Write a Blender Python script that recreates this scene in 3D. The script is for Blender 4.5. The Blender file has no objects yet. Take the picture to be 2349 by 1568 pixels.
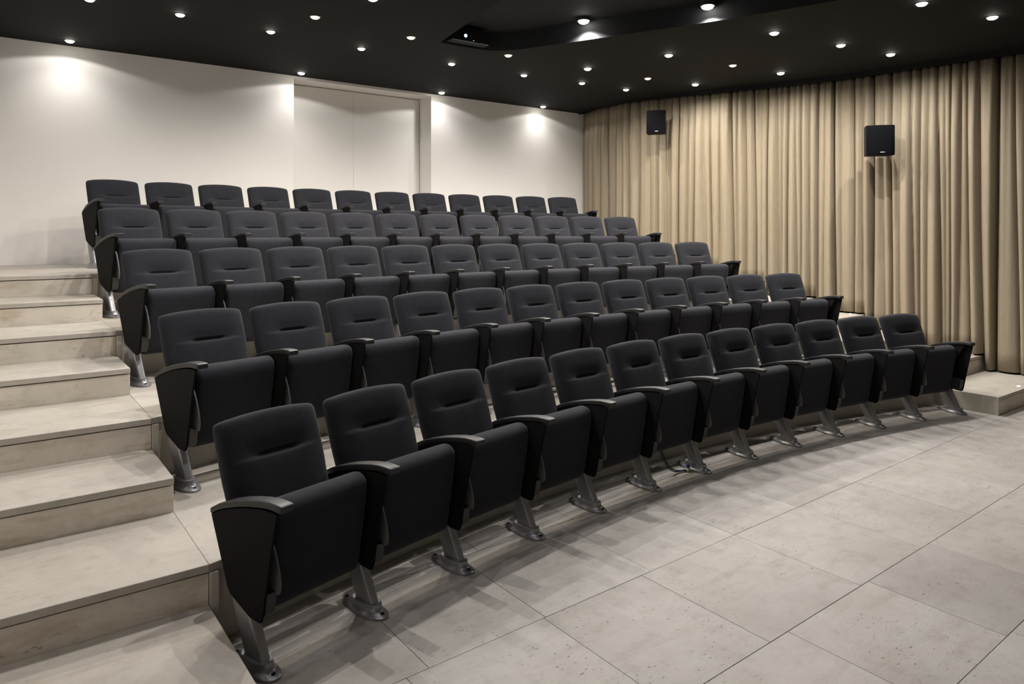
import bpy, bmesh, math, random
from mathutils import Vector, Matrix

scene = bpy.context.scene
COL = scene.collection
random.seed(7)
PI = math.pi

# ------------------------------------------------------------------ room numbers (metres)
H_EYE = 1.68175
YAW = 0.63842
FPX = 1632.64
STEP = 0.16622                       # riser height
CX, CY = 4.2351, -8.5895             # centre of the seat arcs
ROW_R = [11.6835, 12.9090, 14.1127, 15.3164, 16.7549]
ROW_T = [-0.28959, -0.26116, -0.24041, -0.22204, -0.20002]
ROW_D = [0.045736, 0.041517, 0.037867, 0.034862, 0.032548]
ROW_F = [0.475, 0.442, 0.493, 0.5565]   # terrace edge behind each row's armrest tips
YW = 9.1908                          # back wall
XS = 0.7351                          # right edge of the aisle stairs
XR = 7.483                           # left edge of the far stairs
ZC = 3.7266                          # ceiling at the back wall
TILT = 0.018
XL, XRW, YF = -0.6, 9.75, -3.6


def ceil_z(y):
    return ZC - TILT * (YW - y)


# ------------------------------------------------------------------ camera, world, exposure
cam_d = bpy.data.cameras.new('camera')
cam = bpy.data.objects.new('camera', cam_d)
COL.objects.link(cam)
cam.location = (0, 0, H_EYE)
cam.rotation_euler = (PI / 2, 0, -YAW)
cam_d.sensor_width = 36.0
cam_d.lens = 36.0 * FPX / 2349.0
cam_d.shift_y = -(784.0 - 531.77) / 2349.0
cam_d.clip_start = 0.05
scene.camera = cam

world = bpy.data.worlds.new('world')
scene.world = world
world.use_nodes = True
world.node_tree.nodes['Background'].inputs[0].default_value = (0.02, 0.02, 0.02, 1)
world.node_tree.nodes['Background'].inputs[1].default_value = 0.2

scene.view_settings.view_transform = 'Standard'
scene.view_settings.look = 'None'
scene.view_settings.gamma = 1.0
scene.view_settings.use_curve_mapping = False
scene.view_settings.exposure = 0.0

# strength of the recessed lamps, by kind (watts)
P_WALL, P_HOUSE, P_FRONT, P_SLOT = 23.0, 106.0, 26.0, 120.0


# ------------------------------------------------------------------ materials
def mat(name):
    m = bpy.data.materials.new(name)
    m.use_nodes = True
    nt = m.node_tree
    return m, nt, nt.nodes['Principled BSDF']


def nd(nt, kind, **kw):
    n = nt.nodes.new(kind)
    for k, v in kw.items():
        if hasattr(n, k):
            setattr(n, k, v)
        else:
            n.inputs[k].default_value = v
    return n


def ramp(nt, fac, stops):
    r = nt.nodes.new('ShaderNodeValToRGB')
    el = r.color_ramp.elements
    el[0].position, el[0].color = stops[0][0], (*stops[0][1], 1)
    el[1].position, el[1].color = stops[-1][0], (*stops[-1][1], 1)
    for p, c in stops[1:-1]:
        e = el.new(p)
        e.color = (*c, 1)
    nt.links.new(fac, r.inputs['Fac'])
    return r


def coords(nt, scale=(1, 1, 1), rand=True):
    tc = nt.nodes.new('ShaderNodeTexCoord')
    mp = nt.nodes.new('ShaderNodeMapping')
    mp.inputs['Scale'].default_value = scale
    nt.links.new(tc.outputs['Object'], mp.inputs['Vector'])
    if rand:
        oi = nt.nodes.new('ShaderNodeObjectInfo')
        mul = nt.nodes.new('ShaderNodeMath')
        mul.operation = 'MULTIPLY'
        mul.inputs[1].default_value = 40.0
        nt.links.new(oi.outputs['Random'], mul.inputs[0])
        nt.links.new(mul.outputs[0], mp.inputs['Location'])
    return mp.outputs['Vector']


def bump(nt, b, height, strength, dist=0.01):
    bp = nt.nodes.new('ShaderNodeBump')
    bp.inputs['Strength'].default_value = strength
    bp.inputs['Distance'].default_value = dist
    nt.links.new(height, bp.inputs['Height'])
    nt.links.new(bp.outputs['Normal'], b.inputs['Normal'])


def mix(nt, fac, a, b, mode='MIX'):
    m = nt.nodes.new('ShaderNodeMix')
    m.data_type = 'RGBA'
    m.blend_type = mode
    for sock, v in ((m.inputs[0], fac), (m.inputs[6], a), (m.inputs[7], b)):
        if hasattr(v, 'default_value'):
            nt.links.new(v, sock)
        else:
            sock.default_value = v if not isinstance(v, tuple) else (*v, 1)
    return m.outputs[2]


def stone(name, lo, hi, pit, stain, stain_amt, pits=0.5, rough=0.55, tint=0.10, mott=1.0, pscale=34.0, pcov=0.50):
    m, nt, b = mat(name)
    v = coords(nt)
    n1 = nd(nt, 'ShaderNodeTexNoise', Scale=1.6, Detail=6.0, Roughness=0.62)
    nt.links.new(v, n1.inputs['Vector'])
    base = ramp(nt, n1.outputs['Fac'], [(0.30, lo), (0.70, hi)]).outputs['Color']
    v2 = coords(nt, (2.2, 9.0, 9.0))
    n2 = nd(nt, 'ShaderNodeTexNoise', Scale=1.5, Detail=5.0, Roughness=0.6)
    nt.links.new(v2, n2.inputs['Vector'])
    sf = ramp(nt, n2.outputs['Fac'], [(0.52, (0, 0, 0)), (0.78, (1, 1, 1))])
    sm = nd(nt, 'ShaderNodeMath', operation='MULTIPLY')
    sm.inputs[1].default_value = stain_amt
    nt.links.new(sf.outputs['Color'], sm.inputs[0])
    c = mix(nt, sm.outputs[0], base, stain)
    nm = nd(nt, 'ShaderNodeTexNoise', Scale=11.0, Detail=7.0, Roughness=0.7)
    nt.links.new(v, nm.inputs['Vector'])
    mm = ramp(nt, nm.outputs['Fac'], [(0.28, (0.84, 0.83, 0.81)), (0.5, (1, 1, 1)), (0.75, (1.0, 0.99, 0.97))])
    c = mix(nt, mott, c, mix(nt, 1.0, c, mm.outputs['Color'], 'MULTIPLY'))
    # small pits gathered in patches
    n3 = nd(nt, 'ShaderNodeTexNoise', Scale=pscale, Detail=4.0, Roughness=0.6)
    nt.links.new(coords(nt, (0.8, 1.5, 1.5)), n3.inputs['Vector'])
    n4 = nd(nt, 'ShaderNodeTexNoise', Scale=2.3, Detail=2.0)
    nt.links.new(v, n4.inputs['Vector'])
    p1 = ramp(nt, n3.outputs['Fac'], [(0.63, (0, 0, 0)), (0.70, (1, 1, 1))])
    p2 = ramp(nt, n4.outputs['Fac'], [(pcov, (0, 0, 0)), (pcov + 0.14, (1, 1, 1))])
    pm = nd(nt, 'ShaderNodeMath', operation='MULTIPLY')
    nt.links.new(p1.outputs['Color'], pm.inputs[0])
    nt.links.new(p2.outputs['Color'], pm.inputs[1])
    pm2 = nd(nt, 'ShaderNodeMath', operation='MULTIPLY')
    pm2.inputs[1].default_value = pits
    nt.links.new(pm.outputs[0], pm2.inputs[0])
    c = mix(nt, pm2.outputs[0], c, pit)
    # piece-to-piece tint
    oi = nt.nodes.new('ShaderNodeObjectInfo')
    mr = nd(nt, 'ShaderNodeMapRange')
    mr.inputs['To Min'].default_value = 1.0 - tint
    mr.inputs['To Max'].default_value = 1.0 + tint * 0.4
    nt.links.new(oi.outputs['Random'], mr.inputs['Value'])
    cc = nt.nodes.new('ShaderNodeCombineColor')
    for i in range(3):
        nt.links.new(mr.outputs['Result'], cc.inputs[i])
    c = mix(nt, 1.0, c, cc.outputs['Color'], 'MULTIPLY')
    nt.links.new(c, b.inputs['Base Color'])
    b.inputs['Roughness'].default_value = rough
    b.inputs['Specular IOR Level'].default_value = 0.3
    n5 = nd(nt, 'ShaderNodeTexNoise', Scale=120.0, Detail=3.0)
    nt.links.new(v, n5.inputs['Vector'])
    inv = nd(nt, 'ShaderNodeMath', operation='SUBTRACT')
    nt.links.new(n5.outputs['Fac'], inv.inputs[0])
    nt.links.new(pm2.outputs[0], inv.inputs[1])
    bump(nt, b, inv.outputs[0], 0.25, 0.004)
    return m


def plain(name, col, rough=0.6, metal=0.0, noise=0.06, scale=6.0, bstr=0.0, bscale=200.0, spec=0.4, sheen=0.0):
    m, nt, b = mat(name)
    v = coords(nt, rand=False)
    n = nd(nt, 'ShaderNodeTexNoise', Scale=scale, Detail=4.0)
    nt.links.new(v, n.inputs['Vector'])
    r = ramp(nt, n.outputs['Fac'], [(0.3, tuple(c * (1 - noise) for c in col)), (0.7, tuple(min(1, c * (1 + noise)) for c in col))])
    nt.links.new(r.outputs['Color'], b.inputs['Base Color'])
    b.inputs['Roughness'].default_value = rough
    b.inputs['Metallic'].default_value = metal
    b.inputs['Specular IOR Level'].default_value = spec
    if sheen:
        b.inputs['Sheen Weight'].default_value = sheen
        b.inputs['Sheen Roughness'].default_value = 0.5
    if bstr:
        n2 = nd(nt, 'ShaderNodeTexNoise', Scale=bscale, Detail=2.0)
        nt.links.new(v, n2.inputs['Vector'])
        bump(nt, b, n2.outputs['Fac'], bstr, 0.002)
    return m


def emit(name, col, strength):
    m, nt, b = mat(name)
    b.inputs['Base Color'].default_value = (*col, 1)
    b.inputs['Emission Color'].default_value = (*col, 1)
    b.inputs['Emission Strength'].default_value = strength
    return m


M_FLOOR = stone('floor_travertine', (0.325, 0.302, 0.277), (0.43, 0.408, 0.382), (0.09, 0.078, 0.062), (0.28, 0.25, 0.215), 0.6, pits=0.8, pscale=52.0, pcov=0.44, tint=0.13)
M_TREAD = stone('tread_travertine', (0.375, 0.343, 0.300), (0.460, 0.428, 0.384), (0.16, 0.13, 0.095), (0.33, 0.285, 0.228), 0.5, pits=0.4, tint=0.05)
M_RISER = stone('riser_travertine', (0.52, 0.47, 0.40), (0.68, 0.635, 0.565), (0.14, 0.11, 0.075), (0.36, 0.275, 0.175), 0.8, pits=0.7, tint=0.10)
M_GROUT = plain('grout', (0.20, 0.178, 0.15), 0.9)
M_TERR = plain('terrace_plaster', (0.45, 0.42, 0.36), 0.8, noise=0.08, scale=2.5, bstr=0.15, bscale=60)
M_CORE = plain('step_core', (0.12, 0.10, 0.075), 0.9)
M_WALL = plain('white_plaster', (0.84, 0.818, 0.785), 0.85, noise=0.025, scale=0.9, bstr=0.06, bscale=40, spec=0.2)
M_DOOR = plain('door_paint', (0.84, 0.818, 0.782), 0.6, noise=0.015, scale=1.2, spec=0.3)
M_GAP = plain('door_gap', (0.16, 0.15, 0.14), 0.9)
M_CEIL = plain('ceiling_black', (0.0115, 0.0112, 0.0110), 0.8, noise=0.05, scale=1.5, spec=0.12)
M_SLOT = plain('recess_black', (0.016, 0.017, 0.019), 0.8, noise=0.05, spec=0.2)
M_FAB = plain('seat_fabric', (0.0196, 0.0203, 0.0250), 0.95, noise=0.10, scale=30, bstr=0.25, bscale=700, spec=0.1, sheen=0.10)
M_PANEL = plain('side_panel_black', (0.0062, 0.0061, 0.0063), 0.75, noise=0.06, scale=20, bstr=0.05, bscale=400, spec=0.12)
M_POST = plain('post_plastic', (0.035, 0.035, 0.036), 0.5, spec=0.4)
M_ARM = plain('armrest_plastic', (0.019, 0.0192, 0.0198), 0.46, noise=0.05, bstr=0.08, bscale=900, spec=0.38)
M_METAL = plain('leg_metal', (0.27, 0.27, 0.28), 0.38, metal=0.55, noise=0.05, scale=12, spec=0.5)
M_BOLT = plain('bolt_dark', (0.03, 0.03, 0.032), 0.35, metal=0.8)
M_CHROME = plain('screw_chrome', (0.65, 0.65, 0.66), 0.2, metal=1.0)
M_TABLET = plain('tablet_grey', (0.13, 0.125, 0.121), 0.55, noise=0.04)
M_TRIM = plain('lamp_trim', (0.03, 0.028, 0.026), 0.5)
M_SPK = plain('speaker_cloth', (0.0038, 0.0039, 0.0048), 0.95, noise=0.1, scale=40, bstr=0.2, bscale=900, spec=0.05)
M_SPKB = plain('speaker_cabinet', (0.010, 0.0095, 0.009), 0.6, spec=0.2)
M_BADGE = plain('badge_silver', (0.62, 0.62, 0.62), 0.3, metal=0.6)
M_LAMP = emit('lamp_white', (1.0, 0.95, 0.86), 40.0)
M_LAMPY = emit('lamp_warm', (1.0, 0.90, 0.60), 1.45)
M_LED = emit('led_white', (1.0, 0.97, 0.86), 14.0)
M_LENS = emit('projector_lens_light', (0.45, 0.72, 1.0), 9.0)
M_GLED = emit('status_led', (0.15, 1.0, 0.1), 2.0)
M_PROJ = plain('projector_black', (0.004, 0.004, 0.0045), 0.6, spec=0.15)
M_CABLE = plain('cable_blue_black', (0.015, 0.016, 0.045), 0.45)
M_PLUG = plain('plug_blue', (0.03, 0.05, 0.22), 0.4)
M_PLUGW = plain('plug_clear', (0.5, 0.5, 0.4), 0.3)


def curtain_mat():
    m, nt, b = mat('curtain_linen')
    v = coords(nt, (1, 1, 0.12), rand=False)
    n = nd(nt, 'ShaderNodeTexNoise', Scale=60.0, Detail=4.0, Roughness=0.6)
    nt.links.new(v, n.inputs['Vector'])
    c1 = ramp(nt, n.outputs['Fac'], [(0.3, (0.250, 0.208, 0.148)), (0.7, (0.284, 0.239, 0.173))]).outputs['Color']
    nt.links.new(c1, b.inputs['Base Color'])
    b.inputs['Roughness'].default_value = 0.95
    b.inputs['Specular IOR Level'].default_value = 0.1
    n2 = nd(nt, 'ShaderNodeTexNoise', Scale=420.0, Detail=2.0)
    nt.links.new(coords(nt, (1, 1, 0.6), rand=False), n2.inputs['Vector'])
    bump(nt, b, n2.outputs['Fac'], 0.3, 0.002)
    return m


M_CURT = curtain_mat()


# ------------------------------------------------------------------ object helpers
def link(name, me, parent=None, loc=(0, 0, 0), rz=0.0):
    o = bpy.data.objects.new(name, me)
    COL.objects.link(o)
    o.location = loc
    o.rotation_euler = (0, 0, rz)
    if parent is not None:
        o.parent = parent
    return o


def finish(bm, m, smooth=None, name='mesh'):
    bmesh.ops.recalc_face_normals(bm, faces=bm.faces)
    me = bpy.data.meshes.new(name)
    bm.to_mesh(me)
    bm.free()
    me.materials.append(m)
    if smooth is not None:
        for p in me.polygons:
            p.use_smooth = True
        if smooth < 170:
            me.set_sharp_from_angle(angle=math.radians(smooth))
    return me


def thing(name, label, cat, loc=(0, 0, 0), rz=0.0, group=None):
    o = bpy.data.objects.new(name, None)
    COL.objects.link(o)
    o.location = loc
    o.rotation_euler = (0, 0, rz)
    o['label'] = label
    o['category'] = cat
    if group:
        o['group'] = group
    return o


def structure(name, label, me=None):
    o = link(name, me)
    o['kind'] = 'structure'
    o['label'] = label
    return o


def box_bm(bm, x0, x1, y0, y1, z0, z1):
    vs = [bm.verts.new(p) for p in ((x0, y0, z0), (x1, y0, z0), (x1, y1, z0), (x0, y1, z0), (x0, y0, z1), (x1, y0, z1), (x1, y1, z1), (x0, y1, z1))]
    for f in ((0, 1, 2, 3), (4, 5, 6, 7), (0, 1, 5, 4), (1, 2, 6, 5), (2, 3, 7, 6), (3, 0, 4, 7)):
        bm.faces.new([vs[i] for i in f])


def box_me(x0, x1, y0, y1, z0, z1, m, bev=0.0, seg=1):
    bm = bmesh.new()
    box_bm(bm, x0, x1, y0, y1, z0, z1)
    bmesh.ops.recalc_face_normals(bm, faces=bm.faces)
    if bev:
        bmesh.ops.bevel(bm, geom=list(bm.edges), offset=bev, segments=seg, affect='EDGES', clamp_overlap=True)
    return finish(bm, m, 40 if bev else None)


def prism_bm(bm, front, back, z0, z1):
    """closed solid between two polylines of (x, y) with equal counts"""
    n = len(front)
    a = [bm.verts.new((*p, z0)) for p in front]
    b = [bm.verts.new((*p, z0)) for p in back]
    c = [bm.verts.new((*p, z1)) for p in front]
    d = [bm.verts.new((*p, z1)) for p in back]
    for i in range(n - 1):
        bm.faces.new((a[i], a[i + 1], c[i + 1], c[i]))
        bm.faces.new((b[i + 1], b[i], d[i], d[i + 1]))
        bm.faces.new((c[i], c[i + 1], d[i + 1], d[i]))
        bm.faces.new((a[i + 1], a[i], b[i], b[i + 1]))
    bm.faces.new((a[0], c[0], d[0], b[0]))
    bm.faces.new((a[-1], b[-1], d[-1], c[-1]))


def plate_me(poly, x0, x1, m, bev=0.004, seg=2):
    """extrude a (y, z) polygon from x0 to x1"""
    bm = bmesh.new()
    a = [bm.verts.new((x0, y, z)) for y, z in poly]
    b = [bm.verts.new((x1, y, z)) for y, z in poly]
    bm.faces.new(a)
    bm.faces.new(b[::-1])
    n = len(poly)
    for i in range(n):
        bm.faces.new((a[i], b[i], b[(i + 1) % n], a[(i + 1) % n]))
    bmesh.ops.recalc_face_normals(bm, faces=bm.faces)
    if bev:
        ed = [e for e in bm.edges if abs(e.verts[0].co.x - e.verts[1].co.x) < 1e-6]
        bmesh.ops.bevel(bm, geom=ed, offset=bev, segments=seg, affect='EDGES', clamp_overlap=True)
    return finish(bm, m, 35)


def loft_me(rings, m, smooth=50, cap=True):
    bm = bmesh.new()
    rs = [[bm.verts.new(p) for p in r] for r in rings]
    n = len(rings[0])
    for a, b in zip(rs, rs[1:]):
        for i in range(n):
            bm.faces.new((a[i], a[(i + 1) % n], b[(i + 1) % n], b[i]))
    if cap:
        bm.faces.new(rs[0][::-1])
        bm.faces.new(rs[-1])
    return finish(bm, m, smooth)


def disc_me(r, z0, z1, m, n=24, x=0.0, y=0.0):
    return loft_me([[(x + r * math.cos(2 * PI * i / n), y + r * math.sin(2 * PI * i / n), z) for i in range(n)] for z in (z0, z1)], m, 40)


def tube_me(pts, r, m, n=8):
    P = [Vector(p) for p in pts]
    # smooth with Catmull-Rom
    Q = []
    for i in range(len(P) - 1):
        p0, p1, p2, p3 = P[max(0, i - 1)], P[i], P[i + 1], P[min(len(P) - 1, i + 2)]
        for t in [k / 6 for k in range(6)]:
            Q.append(0.5 * ((2 * p1) + (p2 - p0) * t + (2 * p0 - 5 * p1 + 4 * p2 - p3) * t * t + (3 * p1 - p0 - 3 * p2 + p3) * t ** 3))
    Q.append(P[-1])
    rings = []
    for i, q in enumerate(Q):
        d = (Q[min(i + 1, len(Q) - 1)] - Q[max(i - 1, 0)]).normalized()
        up = Vector((0, 0, 1)) if abs(d.z) < 0.9 else Vector((1, 0, 0))
        s = d.cross(up).normalized()
        u = s.cross(d)
        rings.append([q + r * (math.cos(2 * PI * k / n) * s + math.sin(2 * PI * k / n) * u) for k in range(n)])
    return loft_me(rings, m, 170)


ORD = ['first', 'second', 'third', 'fourth', 'fifth', 'sixth', 'seventh', 'eighth', 'ninth', 'tenth', 'eleventh', 'twelfth', 'thirteenth']

# ------------------------------------------------------------------ floor
floor = structure('floor', 'pale grey travertine floor in front of the seating', box_me(XL, XRW, YF, YW + 0.5, -0.12, -0.006, M_GROUT))
row_edges = [-3.4, -2.69, -1.98, -1.27, -0.56, 0.44, 1.12, 1.70, 2.41, 3.12, 3.85, 4.6]
joints = {6: [-0.6, 0.02, 0.70, 1.42, 2.05, 2.72, 3.42, 4.10, 4.80, 5.52, 6.20, 6.95, 7.60, 8.35, 9.2],
          7: [-0.6, 0.0, 0.62, 1.28, 1.96, 2.59, 3.35, 4.02, 4.72, 5.45, 6.10, 6.80, 7.52, 8.20, 9.2],
          8: [-0.6, 0.1, 0.75, 1.38, 1.97, 2.66, 3.35, 4.00, 4.66, 5.40, 6.05, 6.72, 7.40, 8.10, 9.2]}
tile_rng = random.Random(3)
for r in range(len(row_edges) - 1):
    y0, y1 = row_edges[r], row_edges[r + 1]
    if r in joints:
        js = joints[r]
    else:
        js = [-0.6]
        while js[-1] < 8.6:
            js.append(js[-1] + tile_rng.uniform(0.60, 0.78))
        js.append(9.2)
    for xa, xb in zip(js, js[1:]):
        g = 0.0011
        lift = tile_rng.uniform(-0.0006, 0.0)
        cor = [(xa + g, y0 + g), (xb - g, y0 + g), (xb - g, y1 - g), (xa + g, y1 - g)]
        cor = [(x, y + 0.022 * (x - 2.0)) for x, y in cor]
        xm, ym = sum(c[0] for c in cor) / 4, sum(c[1] for c in cor) / 4
        bm = bmesh.new()
        lo = [bm.verts.new((x - xm, y - ym, -0.006)) for x, y in cor]
        md = [bm.verts.new((x - xm, y - ym, -0.001)) for x, y in cor]
        hi = [bm.verts.new(((x - xm) * 0.9975, (y - ym) * 0.9975, 0)) for x, y in cor]
        for A, B in ((lo, md), (md, hi)):
            for i in range(4):
                bm.faces.new((A[i], A[(i + 1) % 4], B[(i + 1) % 4], B[i]))
        bm.faces.new(hi)
        link('tile', finish(bm, M_FLOOR), floor, (xm, ym, lift))

# ------------------------------------------------------------------ walls
bm = bmesh.new()
box_bm(bm, XL - 0.1, 3.261, YW, YW + 0.36, -0.1, 4.1)
box_bm(bm, 5.327, XRW, YW, YW + 0.36, -0.1, 4.1)
box_bm(bm, 3.261, 5.327, YW, YW + 0.36, 3.692, 4.1)
box_bm(bm, 3.261, 5.327, YW, YW + 0.36, -0.1, 8 * STEP)
structure('wall_back', 'white plaster back wall with a recessed double door', finish(bm, M_WALL))
structure('wall_left', 'white plaster wall beside the aisle stairs', box_me(XL - 0.1, XL, YF, YW, -0.1, 4.1, M_WALL))
structure('wall_right', 'dark wall hidden behind the beige curtain', box_me(XRW, XRW + 0.1, YF, YW + 0.36, -0.1, 4.1, M_TERR))
structure('wall_front', 'plain wall at the screen end of the room', box_me(XL - 0.1, XRW + 0.1, YF - 0.1, YF, -0.1, 4.1, M_WALL))

door = structure('door_1', 'flush white double door in the niche of the back wall')
link('door_backing', box_me(3.0, 5.6, YW + 0.41, YW + 0.43, 8 * STEP - 0.1, 4.1, M_GAP), door)
dz0 = 8 * STEP
link('door_leaf', box_me(3.266, 4.250, YW + 0.345, YW + 0.40, dz0 + 0.006, 3.684, M_DOOR, 0.0015), door)
link('door_leaf', box_me(4.2525, 5.318, YW + 0.345, YW + 0.40, dz0 + 0.006, 3.684, M_DOOR, 0.0015), door)
link('door_latch', box_me(5.296, 5.306, YW + 0.340, YW + 0.346, 3.035, 3.065, M_BADGE, 0.001), door)

# ------------------------------------------------------------------ ceiling with the projection recess
SLOT = [(3.330, 3.90), (3.527, 4.906), (3.860, 6.469), (4.112, 6.481), (4.381, 6.461), (4.503, 6.426), (4.609, 6.327), (4.716, 6.151), (4.822, 5.863),
        (4.920, 5.631), (5.112, 5.108), (5.357, 4.456), (5.513, 3.991), (5.628, 3.565), (5.737, 3.170), (6.02, 2.0), (6.3, 0.8), (2.72, 0.8)]
bm = bmesh.new()
ovs = [bm.verts.new((x, y, ceil_z(y))) for x, y in ((XL - 0.1, YF - 0.1), (XRW + 0.1, YF - 0.1), (XRW + 0.1, YW + 0.02), (XL - 0.1, YW + 0.02))]
ivs = [bm.verts.new((x, y, ceil_z(y))) for x, y in SLOT]
ed = [bm.edges.new((ovs[i], ovs[(i + 1) % 4])) for i in range(4)] + [bm.edges.new((ivs[i], ivs[(i + 1) % len(ivs)])) for i in range(len(ivs))]
bmesh.ops.triangle_fill(bm, edges=ed, use_beauty=True, use_dissolve=False)
bm.normal_update()
for f in bm.faces:
    if f.normal.z > 0:
        f.normal_flip()
me = bpy.data.meshes.new('ceiling')
bm.to_mesh(me)
bm.free()
me.materials.append(M_CEIL)
ceiling = structure('ceiling', 'matt black ceiling with recessed downlights', me)
SD = 0.20
bm = bmesh.new()
a = [bm.verts.new((x, y, ceil_z(y))) for x, y in SLOT]
b = [bm.verts.new((x, y, ceil_z(y) + SD)) for x, y in SLOT]
for i in range(len(SLOT)):
    j = (i + 1) % len(SLOT)
    bm.faces.new((a[i], a[j], b[j], b[i]))
bm.faces.new(b)
link('projection_recess', finish(bm, M_SLOT), ceiling)

# ------------------------------------------------------------------ stairs and terraces
def flight(name, label, x0, x1, ys, cheek=None):
    st = structure(name, label)
    for m in range(1, 9):
        yf = ys[m - 1]
        yb = ys[m] + 0.03 if m < 8 else YW
        z = m * STEP
        link('tread', box_me(x0, x1, yf, yb, z - 0.032, z, M_TREAD, 0.002), st)
        link('riser', box_me(x0, x1 - 0.001, yf + 0.006, yf + 0.026, (m - 1) * STEP, z - 0.038, M_RISER, 0.001), st)
        link('step_core', box_me(x0 + 0.001, x1 - 0.004, yf + 0.026, yb, (m - 1) * STEP, z - 0.033, M_CORE), st)
        if cheek is not None and m % 2:
            link('side_panel', box_me(cheek - 0.014, cheek - 0.001, yf + 0.002, yb - 0.035, (m - 1) * STEP, z - 0.0005, M_TERR), st)
    return st


YL = [2.40, 3.0545, 3.722, 4.293, 4.993, 5.591, 6.279, 6.893]
YRT = [2.58, 3.19, 3.81, 4.44, 5.06, 5.69, 6.30, 6.93]
flight('stairs', 'travertine aisle stairs climbing along the left side', XL, XS, YL)
flight('stairs', 'travertine stairs on the far side beside the curtain', XR, 9.2, YRT, XR)


def arc(rad, xs):
    return [(x, CY + math.sqrt(rad * rad - (x - CX) ** 2)) for x in xs]


FR = [ROW_R[k] + ROW_F[k] for k in range(4)]
for k in range(1, 5):
    zt = 2 * k * STEP
    tr = structure('terrace', 'curved stone terrace under the %s row of seats' % ORD[k])
    xa, xb = XS + 0.001, XR - 0.016
    n = 48
    xs = [xa + (xb - xa) * i / n for i in range(n + 1)]
    front = arc(FR[k - 1] + 0.008, xs)
    back = arc(FR[k], xs) if k < 4 else [(x, YW) for x in xs]
    bm = bmesh.new()
    prism_bm(bm, front, back, 0.0, zt - 0.032)
    link('riser_wall', finish(bm, M_TERR, 30), tr)
    link('end_strip', box_me(XS + 0.002, XS + 0.034, front[0][1] - 0.022, front[0][1] + 0.01, 2 * (k - 1) * STEP, zt - 0.034, M_TERR), tr)
    # paving slabs
    ns = 10
    for s in range(ns):
        sa = xa + (xb - xa) * s / ns + (0.0015 if s else 0.0)
        sb = xa + (xb - xa) * (s + 1) / ns - 0.0015
        xx = [sa + (sb - sa) * i / 6 for i in range(7)]
        f = arc(FR[k - 1], xx)
        bk = [(x, y + 0.01) for x, y in arc(FR[k], xx)] if k < 4 else [(x, YW) for x in xx]
        bm = bmesh.new()
        prism_bm(bm, f, bk, zt - 0.032, zt - random.uniform(0, 0.0006))
        link('paving_slab', finish(bm, M_TREAD), tr)

# ------------------------------------------------------------------ curtain
PATH = [(8.327, 9.170), (8.229, 8.860), (8.168, 8.635), (8.120, 8.330), (8.039, 8.003), (8.018, 7.700), (8.028, 7.440), (8.080, 7.190), (8.108, 6.916), (8.172, 6.574),
        (8.256, 6.182), (8.366, 5.846), (8.501, 5.407), (8.640, 4.835), (8.690, 4.352), (8.715, 3.843), (8.745, 3.408), (8.765, 3.037), (8.770, 2.795), (8.775, 2.3), (8.775, 1.2), (8.775, 0.0), (8.775, -1.5)]


def catmull(P, per=12):
    Q = []
    P = [Vector((*p, 0)) for p in P]
    for i in range(len(P) - 1):
        p0, p1, p2, p3 = P[max(0, i - 1)], P[i], P[i + 1], P[min(len(P) - 1, i + 2)]
        for t in [k / per for k in range(per)]:
            Q.append(0.5 * ((2 * p1) + (p2 - p0) * t + (2 * p0 - 5 * p1 + 4 * p2 - p3) * t * t + (3 * p1 - p0 - 3 * p2 + p3) * t ** 3))
    Q.append(P[-1])
    return Q


QP = catmull(PATH)
QS = [0.0]
for i in range(1, len(QP)):
    QS.append(QS[-1] + (QP[i] - QP[i - 1]).length)


def on_path(s):
    s = max(0.0, min(QS[-1] - 1e-6, s))
    lo, hi = 0, len(QS) - 1
    while hi - lo > 1:
        md = (lo + hi) // 2
        if QS[md] <= s:
            lo = md
        else:
            hi = md
    t = (s - QS[lo]) / (QS[hi] - QS[lo])
    p = QP[lo].lerp(QP[hi], t)
    d = (QP[hi] - QP[lo]).normalized()
    return p, Vector((d.y, -d.x, 0))          # normal points into the room


# fold valleys along the track: (distance from the back wall, depth); depth 1 = deep dark groove
VALLEYS = [(0.038, 0.35), (0.259, 0.35), (0.441, 0.35), (0.672, 0.35), (0.842, 0.75), (1.169, 0.35), (1.313, 0.35), (1.432, 0.75), (1.635, 0.75), (1.823, 0.35), (2.007, 0.75), (2.099, 0.35), (2.224, 0.35), (2.349, 0.75), (2.483, 0.35), (2.607, 0.75), (2.715, 0.35), (2.816, 0.75), (2.978, 0.35), (3.134, 0.75), (3.236, 0.35), (3.343, 0.35), (3.449, 0.75), (3.548, 0.35), (3.64, 0.75), (3.748, 0.35), (3.822, 0.35), (3.906, 0.75), (3.984, 0.35), (4.073, 0.35), (4.177, 0.35), (4.28, 0.75), (4.371, 0.35), (4.462, 1.0), (4.568, 0.35), (4.712, 0.75), (4.823, 0.35), (4.937, 1.0), (5.039, 0.35), (5.145, 1.0), (5.249, 0.35), (5.365, 0.75), (5.479, 0.75), (5.571, 0.35), (5.653, 0.75), (5.729, 0.35), (5.795, 0.75), (5.895, 0.35), (5.956, 0.75), (6.074, 0.35), (6.247, 1.0), (6.395, 0.75), (6.493, 0.35)]
SMAX = QS[-1]
vr = random.Random(11)
while VALLEYS[-1][0] < SMAX - 0.15:
    VALLEYS.append((VALLEYS[-1][0] + vr.uniform(0.09, 0.17), vr.uniform(0.45, 1.0)))
VDRIFT = [vr.uniform(-0.035, 0.045) for _ in VALLEYS]
VPHASE = [vr.uniform(0, 6.28) for _ in VALLEYS]
RIDGE = [vr.uniform(0.40, 1.35) for _ in VALLEYS]
STEPS_R = YRT


def ground_at(y):
    return STEP * sum(1 for t in STEPS_R if y > t - 0.03)


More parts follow.
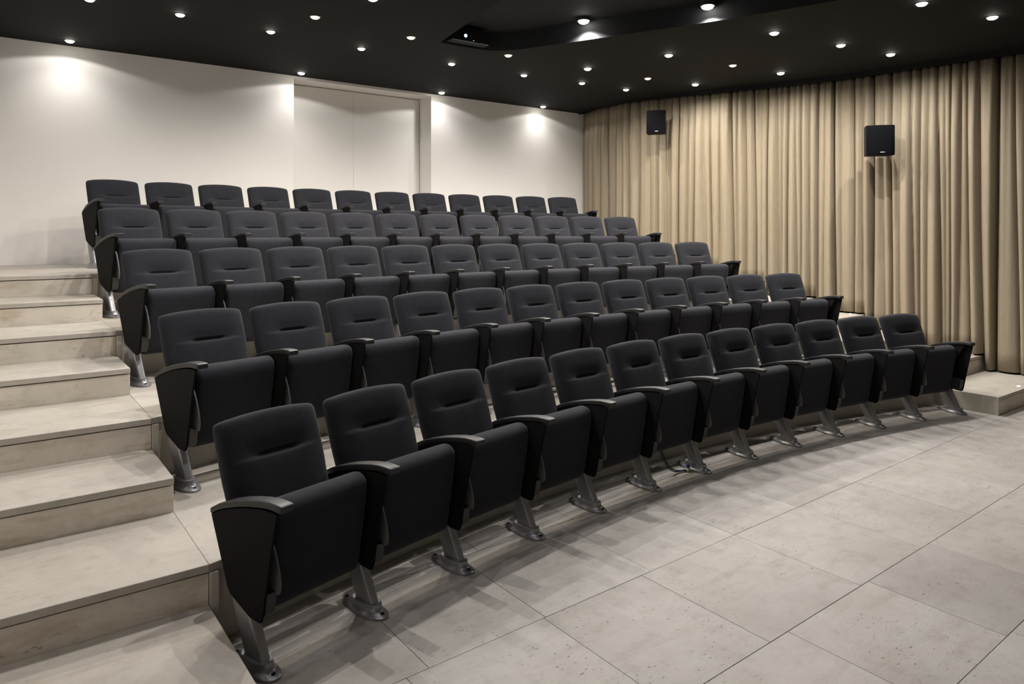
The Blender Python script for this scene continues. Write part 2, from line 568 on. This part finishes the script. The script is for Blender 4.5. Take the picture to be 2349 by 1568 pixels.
def curtain_off(s, t):
    """offset into the room at track distance s, t = 0 bottom .. 1 top"""
    drop = 1 - t
    V = [v[0] + VDRIFT[i] * drop + 0.010 * math.sin(VPHASE[i] + 4 * drop) * drop for i, v in enumerate(VALLEYS)]
    # interval lookup
    lo, hi = 0, len(V) - 1
    if s <= V[0]:
        return 0.03
    if s >= V[-1]:
        return 0.03
    i = 0
    while i < len(V) - 2 and V[i + 1] < s:
        i += 1
    w = max(0.02, V[i + 1] - V[i])
    f = min(1.0, max(0.0, (s - V[i]) / w))
    d0, d1 = VALLEYS[i][1], VALLEYS[i + 1][1]
    amp = min(0.135, 0.95 * w) * RIDGE[i] * (0.60 + 0.40 * min(1.0, drop * 4))
    ridge = math.sin(PI * f) ** 0.62
    base = d0 * (1 - f) + d1 * f
    lean = 0.12 * math.sin(2 * PI * f + VPHASE[i])
    small = 0.006 * math.sin(2 * PI * (s * 13.0 + 0.4 * drop) + VPHASE[i]) * t
    groove = sum(-0.30 * max(0.0, d - 0.55) ** 1.5 * math.exp(-((s - p) / 0.016) ** 2) for d, p in ((d0, V[i]), (d1, V[i + 1])))
    return groove + amp * (ridge * (0.45 + 0.55 * base) + lean * 0.35) + small + (1 - base) * 0.03


def pelmet_z(y):
    return ceil_z(y) - 0.065 * min(1.0, max(0.25, (YW - y) / 3.0))


bm = bmesh.new()
NZ = 16
svals = []
s = 0.0
while s < SMAX - 0.02:
    svals.append(s)
    s += 0.008 if s < 7.6 else 0.03
grid = []
for s in svals:
    p, nrm = on_path(s)
    zt = pelmet_z(p.y) + 0.012
    zb = ground_at(p.y) + 0.022
    colv = []
    for j in range(NZ + 1):
        t = j / NZ
        q = p + nrm * (curtain_off(s, t) - 0.065)
        colv.append(bm.verts.new((q.x, q.y, zb + (zt - zb) * t)))
    grid.append(colv)
for A, B in zip(grid, grid[1:]):
    for j in range(NZ):
        bm.faces.new((A[j], B[j], B[j + 1], A[j + 1]))
me = finish(bm, M_CURT, 170)
cur = link('curtain', me)
cur['label'] = 'floor-length beige linen curtain hanging in folds along the right wall'
cur['category'] = 'curtain'
sol = cur.modifiers.new('thickness', 'SOLIDIFY')
sol.thickness = 0.004

# black pelmet strip that closes the ceiling above the curtain
bm = bmesh.new()
pp = [on_path(SMAX * i / 120) for i in range(120)]
prev = None
for p, nrm in pp:
    zt, zb = ceil_z(p.y) + 0.005, pelmet_z(p.y)
    q0, q1 = p + nrm * 0.055, p + nrm * 0.075
    r = [bm.verts.new(v) for v in ((q0.x, q0.y, zb), (q1.x, q1.y, zb), (q1.x, q1.y, zt), (q0.x, q0.y, zt))]
    if prev:
        for i in range(4):
            bm.faces.new((prev[i], prev[(i + 1) % 4], r[(i + 1) % 4], r[i]))
    prev = r
structure('trim_1', 'black pelmet strip above the curtain', finish(bm, M_CEIL, 40))

# ------------------------------------------------------------------ the auditorium chair: meshes
def spaced(n):
    out = []
    for i in range(n + 1):
        s = -1 + 2 * i / n
        out.append(math.copysign(1 - (1 - abs(s)) ** 1.7, s))
    return out


def slab_me(cen, half_w, thick, m, nx=22, nv=30, crown=0.0, nu=12, nvx=14, pu=3.2, pv=3.0, corner=0.035, disp=None, fine=None):
    """padded cushion: cen(v) -> (y, z, ny, nz) of the middle surface; thick(v) half thickness; disp(x, z) pushes the front face"""
    us, vs = spaced(nx), spaced(nv)
    if fine:
        vs = sorted(vs + [fine + k * 0.0105 for k in range(-8, 9)])
        nv = len(vs) - 1
    bm = bmesh.new()
    fr, bk = {}, {}
    for j, v in enumerate(vs):
        y, z, ny, nz = cen(v)
        for i, u in enumerate(us):
            g = (max(0, 1 - abs(u) ** nu) ** (1 / pu)) * (max(0, 1 - abs(v) ** nvx) ** (1 / pv))
            ku = 1 - corner * abs(v) ** 26
            kv = corner * 0.35 * abs(u) ** 26
            x = u * half_w(v) * ku
            yy, zz = y, z + crown * (1 - u * u) * max(0, v) ** 2
            zz -= v * kv * 0.4
            T = thick(v)
            d = disp(x, zz) if disp else 0.0
            edge = g <= 1e-6
            fr[i, j] = bm.verts.new((x, yy - ny * (T * g + d * g), zz - nz * (T * g + d * g)))
            bk[i, j] = fr[i, j] if edge else bm.verts.new((x, yy + ny * T * g * 0.8, zz + nz * T * g * 0.8))
    for j in range(nv):
        for i in range(nx):
            bm.faces.new((fr[i, j], fr[i + 1, j], fr[i + 1, j + 1], fr[i, j + 1]))
            q = [bk[i, j], bk[i, j + 1], bk[i + 1, j + 1], bk[i + 1, j]]
            if len(set(q)) == 4 and set(q) != {fr[i, j], fr[i + 1, j], fr[i + 1, j + 1], fr[i, j + 1]}:
                bm.faces.new(q)
    return finish(bm, m, 170)


def smooth01(x):
    x = max(0.0, min(1.0, x))
    return x * x * (3 - 2 * x)


TA = math.radians(19.5)


def back_cen(v):
    z0, z1 = 0.40, 0.872
    t = (v + 1) / 2
    z = z0 + (z1 - z0) * t
    y = 0.385 + (z - 0.40) * math.tan(TA) + 0.012 * (t - 0.5) ** 2
    return y, z, math.cos(TA), -math.sin(TA)


def back_disp(x, z):
    ax = abs(x - 0.004)
    across = smooth01((0.112 - ax) / 0.045)
    crease = -0.017 * math.exp(-((z - 0.712) / 0.0085) ** 2) * across
    soft = -0.009 * math.exp(-((z - 0.724) / 0.030) ** 2) * smooth01((0.17 - ax) / 0.10)
    lum = 0.008 * smooth01((0.716 - z) / 0.022) * smooth01((0.225 - ax) / 0.10)
    top = 0.004 * smooth01((z - 0.73) / 0.08) * smooth01((0.23 - ax) / 0.10)
    return crease + soft + lum + top


ME_BACK = slab_me(back_cen, lambda v: 0.2430 + 0.005 * smooth01((v + 0.35) / 0.5), lambda v: 0.047, M_FAB, nx=30, nv=46, crown=0.018, disp=back_disp, nu=9, nvx=16, pu=2.4, pv=2.6, fine=0.315)


def seat_cen(v):
    t = (v + 1) / 2
    z = 0.188 + (0.630 - 0.188) * t
    y = 0.250 - 0.075 * t
    return y, z, 0.985, 0.17


ME_SEAT = slab_me(seat_cen, lambda v: 0.2350, lambda v: 0.068, M_FAB, nx=20, nv=24, nu=26, nvx=9 , pu=3.2, pv=2.1, corner=0.03)

PANEL = [(0.012, 0.644), (0.020, 0.615), (0.046, 0.510), (0.082, 0.345), (0.104, 0.235), (0.113, 0.214), (0.132, 0.204), (0.190, 0.206), (0.325, 0.258), (0.345, 0.282),
         (0.462, 0.545), (0.420, 0.564), (0.350, 0.590), (0.270, 0.612), (0.200, 0.628), (0.120, 0.642), (0.06, 0.647)]
ME_PANEL = plate_me(PANEL, -0.031, -0.022, M_PANEL, 0.005, 2)
INNER = [(0.070, 0.638), (0.115, 0.560), (0.175, 0.490), (0.200, 0.40), (0.22, 0.345), (0.30, 0.40), (0.36, 0.575), (0.27, 0.610), (0.12, 0.640)]
ME_INNER = plate_me(INNER, -0.0215, 0.0165, M_PANEL, 0.003, 1)
POST = [(0.096, 0.318), (0.109, 0.240), (0.118, 0.226), (0.135, 0.219), (0.20, 0.221), (0.27, 0.245), (0.25, 0.33)]
ME_POST = plate_me(POST, -0.0215, 0.030, M_POST, 0.004, 2)
TABLET = [(0.140, 0.530), (0.118, 0.498), (0.100, 0.463), (0.084, 0.425), (0.073, 0.390), (0.067, 0.356), (0.068, 0.328), (0.073, 0.314), (0.082, 0.307), (0.100, 0.305), (0.160, 0.318),
          (0.200, 0.340), (0.215, 0.45), (0.19, 0.53)]
ME_TABLET = plate_me(TABLET, 0.0175, 0.0265, M_TABLET, 0.003, 2)

CAPP = [(-0.004, 0.673), (0.03, 0.6755), (0.075, 0.6750), (0.13, 0.668), (0.20, 0.655), (0.27, 0.639), (0.35, 0.616), (0.42, 0.590), (0.478, 0.563)]


def rrect(w, h, r, n=4):
    out = []
    for cxs, czs, a0 in ((1, 1, 0), (-1, 1, 90), (-1, -1, 180), (1, -1, 270)):
        for k in range(n + 1):
            a = math.radians(a0 + 90 * k / n)
            out.append((cxs * (w / 2 - r) + r * math.cos(a), czs * (h / 2 - r) + r * math.sin(a)))
    return out


rings = []
for i, (y, z) in enumerate(CAPP):
    e = (i == 0 or i == len(CAPP) - 1)
    w, hh = (0.054 if y < 0.2 else 0.044, 0.023) if e else (0.060 if y < 0.36 else 0.046, 0.028)
    rings.append([(x, y, z - 0.014 + q) for x, q in rrect(w, hh, 0.006)])
rings.insert(1, [(x, 0.001, 0.674 - 0.014 + q) for x, q in rrect(0.060, 0.028, 0.006)])
ME_CAP = loft_me(rings, M_ARM, 40)

rings = []
for y, z, dpt, wid in ((0.180, 0.034, 0.118, 0.046), (0.188, 0.060, 0.116, 0.046), (0.232, 0.150, 0.112, 0.048), (0.272, 0.235, 0.106, 0.048), (0.292, 0.285, 0.10, 0.042)):
    rings.append([(x, y + q, z) for x, q in rrect(wid, dpt, 0.014)])
ME_LEG = loft_me(rings, M_METAL, 40)


def foot_ring(sc, z, boss=0.0):
    out = []
    n = 32
    for i in range(n):
        a = 2 * PI * i / n
        c, s = math.cos(a), math.sin(a)
        t = c                                     # +1 back, -1 front
        y = 0.205 + 0.147 * sc * t
        x = 0.053 * sc * s * (1 - 0.30 * t) * (1 - 0.25 * max(0, t) ** 3)
        yb, xb = 0.186 + 0.083 * c, 0.040 * math.copysign(abs(s) ** 0.8, s)
        out.append((x * (1 - boss) + xb * boss, y * (1 - boss) + yb * boss, z))
    return out


ME_FOOT = loft_me([foot_ring(1, 0.0), foot_ring(1, 0.010), foot_ring(0.95, 0.0145), foot_ring(0.93, 0.019, 0.45), foot_ring(0.9, 0.030, 0.82), foot_ring(0.9, 0.047, 0.96), foot_ring(0.9, 0.052, 1.0)], M_METAL, 40)
ME_BOLTF = disc_me(0.0095, 0.012, 0.022, M_BOLT, 6, 0, 0.083)
ME_BOLTB = disc_me(0.0095, 0.010, 0.020, M_BOLT, 6, 0, 0.328)
bm = bmesh.new()
for y, z in ((0.168, 0.300), (0.172, 0.268)):
    bmesh.ops.create_cone(bm, cap_ends=True, segments=10, radius1=0.007, radius2=0.006, depth=0.006,
                          matrix=Matrix.Translation((-0.0335, y, z)) @ Matrix.Rotation(PI / 2, 4, 'Y'))
ME_SCREW = finish(bm, M_CHROME, 40)

ROW_NAME = ['front row', 'second row', 'middle row', 'fourth row', 'back row']


def standard(chair, xoff, yoff, rz, tablet=True, screws=True, flip=False):
    def part(n, me, par=chair, at=True):
        o = link(n, me, par, (xoff, yoff, 0) if at else (0, 0, 0), rz if at else 0)
        if flip and at:
            o.scale.x = -1.0
        return o
    part('side_panel', ME_PANEL)
    part('inner_panel', ME_INNER)
    part('armrest', ME_CAP)
    part('post', ME_POST)
    part('leg', ME_LEG)
    f = part('foot_plate', ME_FOOT)
    part('bolt', ME_BOLTF, f, False)
    part('bolt', ME_BOLTB, f, False)
    if tablet:
        t = part('writing_tablet', ME_TABLET)
        t['label'] = 'grey folded writing tablet'
    if screws:
        part('pivot_screw', ME_SCREW)


for k in range(5):
    R, t0, dl = ROW_R[k], ROW_T[k], ROW_D[k]
    for j in range(12):
        tc = t0 + (j + 0.5) * dl
        if j == 0:
            where = 'at the aisle stairs end of the %s' % ROW_NAME[k]
        elif j == 11:
            where = 'at the curtain end of the %s' % ROW_NAME[k]
        else:
            where = '%s from the aisle stairs in the %s' % (ORD[j], ROW_NAME[k])
        ch = thing('auditorium_chair', 'black tip-up chair ' + where, 'chair',
                   (CX + R * math.sin(tc), CY + R * math.cos(tc), 2 * k * STEP), -tc, 'black tip-up auditorium chairs')
        link('seat', ME_SEAT, ch)
        link('backrest', ME_BACK, ch)
        xo, yo = R * math.sin(dl / 2), R * (math.cos(dl / 2) - 1)
        standard(ch, -xo, yo, dl / 2, True, j > 0)
        if j == 11:
            standard(ch, xo, yo, -dl / 2, False, False, True)

# ------------------------------------------------------------------ cable under the front row
cb = thing('power_cable', 'thin dark blue cable hanging from a front row seat to the floor', 'cable')
link('cord', tube_me([(3.735, 3.325, 0.178), (3.748, 3.318, 0.140), (3.790, 3.305, 0.060), (3.850, 3.300, 0.020), (3.905, 3.295, 0.010), (3.955, 3.280, 0.010)], 0.0042, M_CABLE), cb)
link('cord', tube_me([(3.752, 3.325, 0.178), (3.765, 3.318, 0.140), (3.805, 3.310, 0.065), (3.862, 3.308, 0.026), (3.912, 3.302, 0.012), (3.955, 3.290, 0.012)], 0.0042, M_CABLE), cb)
link('plug', box_me(3.955, 3.995, 3.262, 3.300, 0.003, 0.022, M_PLUGW, 0.004), cb)
link('connector', box_me(3.968, 3.988, 3.272, 3.294, 0.022, 0.050, M_PLUG, 0.004), cb)

# ------------------------------------------------------------------ loudspeakers
def speaker(loc, facing, label, wires, size, arm):
    """facing = direction the grille points (x, y)"""
    ang = math.atan2(facing[1], facing[0]) + PI / 2        # local -Y looks along facing
    sp = thing('loudspeaker', label, 'speaker', loc, ang, 'wall loudspeakers on the curtain')
    sp.scale = (size * (1.08 if size > 0.95 else 1.0), size, size)
    w, hgt = 0.285, 0.355
    # cabinet narrows to the back; grille bows out to the front
    prof = [(-w / 2, 0.03), (-w / 2 + 0.012, 0.15), (w / 2 - 0.012, 0.15), (w / 2, 0.03), (w / 2, -0.015), (-w / 2, -0.015)]
    loft = []
    for sc, z in ((0.97, 0.0), (1, 0.006), (1, hgt - 0.006), (0.97, hgt)):
        loft.append([(x * sc, y * sc, z) for x, y in prof])
    link('cabinet', loft_me(loft, M_SPKB, 30), sp)
    N = 14
    g = []
    for i in range(N + 1):
        u = -1 + 2 * i / N
        g.append((u * (w / 2 + 0.001), -0.016 - 0.040 * (1 - abs(u) ** 2.6) ** 0.8))
    g = g + [(w / 2 + 0.001, -0.005), (-w / 2 - 0.001, -0.005)]
    loft = []
    for sc, z in ((0.975, 0.004), (1, 0.012), (1, hgt - 0.012), (0.975, hgt - 0.004)):
        loft.append([(x * sc, y * sc, z) for x, y in g])
    gr = link('grille', loft_me(loft, M_SPK, 60), sp)
    bd = link('badge', box_me(-0.012, 0.036, -0.0605, -0.055, 0.026, 0.035, M_BADGE, 0.002), gr)
    bd['label'] = 'small silver badge'
    link('bracket', box_me(-0.05, 0.05, 0.15, 0.175, 0.10, 0.26, M_SPKB, 0.003), sp)
    link('bracket_arm', box_me(-0.018, 0.018, 0.175, arm, 0.16, 0.20, M_SPKB, 0.003), sp)
    for i in range(wires):
        x = -0.05 + 0.07 * i
        link('cable', tube_me([(x, 0.10, hgt - 0.01), (x + 0.012, 0.11, hgt + 0.05), (x - 0.002, 0.115, hgt + 0.12), (x + 0.004, 0.12, hgt + 0.175)], 0.0028, M_SPKB, 6), sp)
    return sp


k1, k2 = 10.22, 8.22
v1, v2 = (0.7585, 0.6824), (1.0113, 0.4948)
speaker((v1[0] * k1, v1[1] * k1, H_EYE + (531.77 - 306.5) / FPX * k1), (-0.80, -0.60), 'black loudspeaker near the back wall end of the curtain', 2, 0.94, 0.34)
speaker((v2[0] * k2, v2[1] * k2, H_EYE + (531.77 - 356.0) / FPX * k2), (-0.76, -0.65), 'larger-looking black loudspeaker nearer the front of the curtain', 0, 0.975, 0.27)

# ------------------------------------------------------------------ projector in the recess
pj = thing('projector', 'black ceiling projector in the dark recess, its lens glowing blue', 'projector', (3.91, 6.425, ceil_z(6.42) + 0.015), -0.02)
link('body', box_me(0.0, 0.48, -0.10, 0.02, 0.0, 0.135, M_PROJ, 0.006, 2), pj)
lens = loft_me([[(0.165 + 0.017 * math.cos(2 * PI * i / 20), y, 0.055 + 0.017 * math.sin(2 * PI * i / 20)) for i in range(20)] for y in (-0.118, -0.09)], M_LENS, 40)
link('lens', lens, pj)
ringl = loft_me([[(0.165 + 0.027 * math.cos(2 * PI * i / 20), y, 0.055 + 0.027 * math.sin(2 * PI * i / 20)) for i in range(20)] for y in (-0.115, -0.09)], M_PROJ, 40)
link('lens_ring', ringl, pj)
link('status_light', box_me(0.270, 0.277, -0.103, -0.099, 0.018, 0.025, M_GLED), pj)
link('edge_highlight', box_me(0.01, 0.46, -0.1025, -0.099, 0.001, 0.0025, M_BADGE), pj)  # added silver strip stands in for the highlight on the body's lower edge

# ------------------------------------------------------------------ recessed lamps
def downlight(x, y, label, power, group, warm=False, cone=172, blend=0.85, dz=0.0, spill=0.0, r=0.042, soft=0.018, wash=0.0):
    z = ceil_z(y) + dz
    d = thing('downlight', label, 'light', (x, y, z), 0, group)
    n = 28
    ring = []
    for rr, zz in ((r + 0.014, 0.0), (r + 0.014, -0.004), (r + 0.003, -0.006), (r, -0.002), (r, 0.0)):
        ring.append([(rr * math.cos(2 * PI * i / n), rr * math.sin(2 * PI * i / n), zz) for i in range(n)])
    link('trim_ring', loft_me(ring, M_TRIM, 40, cap=False), d)
    link('lamp', loft_me([[(r * a * math.cos(2 * PI * i / n), r * a * math.sin(2 * PI * i / n), -zz * r) for i in range(n)]
                         for a, zz in ((1.0, 0.02), (0.95, 0.22), (0.82, 0.38), (0.60, 0.50), (0.30, 0.57), (0.05, 0.59))], M_LAMPY if warm else M_LAMP, 170), d)
    if dz:
        link('housing', disc_me(r + 0.012, 0.0, SD - dz + 0.002, M_TRIM, n), d)
    L = bpy.data.lights.new('spot', 'SPOT')
    L.energy = power
    L.color = (1.0, 0.90, 0.74) if warm else (1.0, 0.962, 0.93)
    L.spot_size = math.radians(cone)
    L.spot_blend = blend
    L.shadow_soft_size = soft
    if wash:                                      # wall-wash optics: softens the hot spot close to the lamp
        L.use_nodes = True
        nt = L.node_tree
        fo = nt.nodes.new('ShaderNodeLightFalloff')
        fo.inputs['Strength'].default_value = 1.0
        fo.inputs['Smooth'].default_value = wash
        em = [n for n in nt.nodes if n.type == 'EMISSION'][0]
        nt.links.new(fo.outputs['Quadratic'], em.inputs['Strength'])
    lo = bpy.data.objects.new('spot', L)
    COL.objects.link(lo)
    lo.parent = d
    lo.location = (0, 0, -0.62 * r - 0.026)
    if spill:                                     # weak wide spill around the main beam
        L2 = L.copy()
        L2.energy = power * spill
        L2.spot_size = math.radians(156)
        L2.spot_blend = 0.12
        l2 = bpy.data.objects.new('spot', L2)
        COL.objects.link(l2)
        l2.parent = d
        l2.location = lo.location
    return d


# wall washers close to the back wall
for i, (x, y) in enumerate(((0.736, 8.906), (3.271, 8.946), (5.383, 8.983), (7.309, 8.999))):
    downlight(x, y, 'round recessed light washing the white back wall, %s from the left' % ORD[i], P_WALL, 'wall washing lights', cone=126, blend=1.0, spill=0.64, wash=0.22)
# ring above the back rows
for i, (x, y) in enumerate(((0.731, 7.103), (1.455, 7.103), (2.309, 7.168), (3.322, 7.246), (4.490, 7.262), (5.558, 7.232), (6.474, 7.141), (7.266, 7.096))):
    downlight(x, y, 'small white downlight, %s from the left in the ring above the back row' % ORD[i], (0.26, 0.33, 0.42, 0.42, 0.42, 0.42, 0.42, 0.42)[i] * P_HOUSE, 'house lights', r=0.038)
# warm ring
for i, (x, y) in enumerate(((2.465, 6.382), (3.516, 6.474), (4.752, 6.474), (5.922, 6.429), (6.913, 6.361), (7.705, 6.235))):
    downlight(x, y, 'warm yellowish downlight, %s from the left in the ring above the fourth row' % ORD[i], P_HOUSE * (0.62 if i == 5 else 1.0), 'house lights', warm=(i in (0, 1, 2, 4)))
for i, (x, y) in enumerate(((1.78, 5.45), (2.647, 5.547), (6.143, 5.340), (7.112, 5.202), (7.933, 5.100))):
    downlight(x, y, 'ceiling downlight, %s from the left in the ring above the middle row' % ORD[i], P_HOUSE * (0.62 if i == 4 else 1.0), 'house lights', warm=(i == 3))
for i, (x, y) in enumerate(((1.25, 3.918), (2.24, 4.073), (6.225, 4.073), (7.180, 3.918), (7.978, 3.790))):
    downlight(x, y, 'ceiling downlight, %s from the left in the ring above the second row' % ORD[i], P_HOUSE * (0.9 if i == 4 else 1.25), 'house lights')
# lamps inside the projection recess
downlight(4.909, 5.390, 'bright lamp inside the dark ceiling recess, farther of the two', P_SLOT, 'recess lamps', dz=0.175, cone=140, blend=0.6, r=0.055)
downlight(5.352, 4.190, 'bright lamp inside the dark ceiling recess, nearer of the two', P_SLOT, 'recess lamps', dz=0.125, cone=140, blend=0.6, r=0.055)
# the same grid goes on over the floor in front of the seats (above the frame)
for i, (rad, th) in enumerate(((11.55, -0.30), (11.55, -0.20), (11.55, 0.185), (11.55, 0.265))):
    downlight(CX + rad * math.sin(th), CY + rad * math.cos(th), 'ceiling downlight over the open floor before the front row, %s of that grid' % ORD[i], P_FRONT, 'house lights over the floor')

# floor marker lights on the far stairs
def marker(x, y, z, label):
    f = thing('step_light', label, 'light', (x, y, z), 0, 'step lights')
    link('housing', disc_me(0.022, 0.0, 0.006, M_BADGE, 20), f)
    link('lens', disc_me(0.015, 0.006, 0.009, M_LED, 20), f)


marker(8.60, 4.57, 4 * STEP, 'tiny lit step light under the curtain behind the second row')
marker(8.14, 2.640, STEP, 'tiny lit step light on the lowest far step by the curtain')
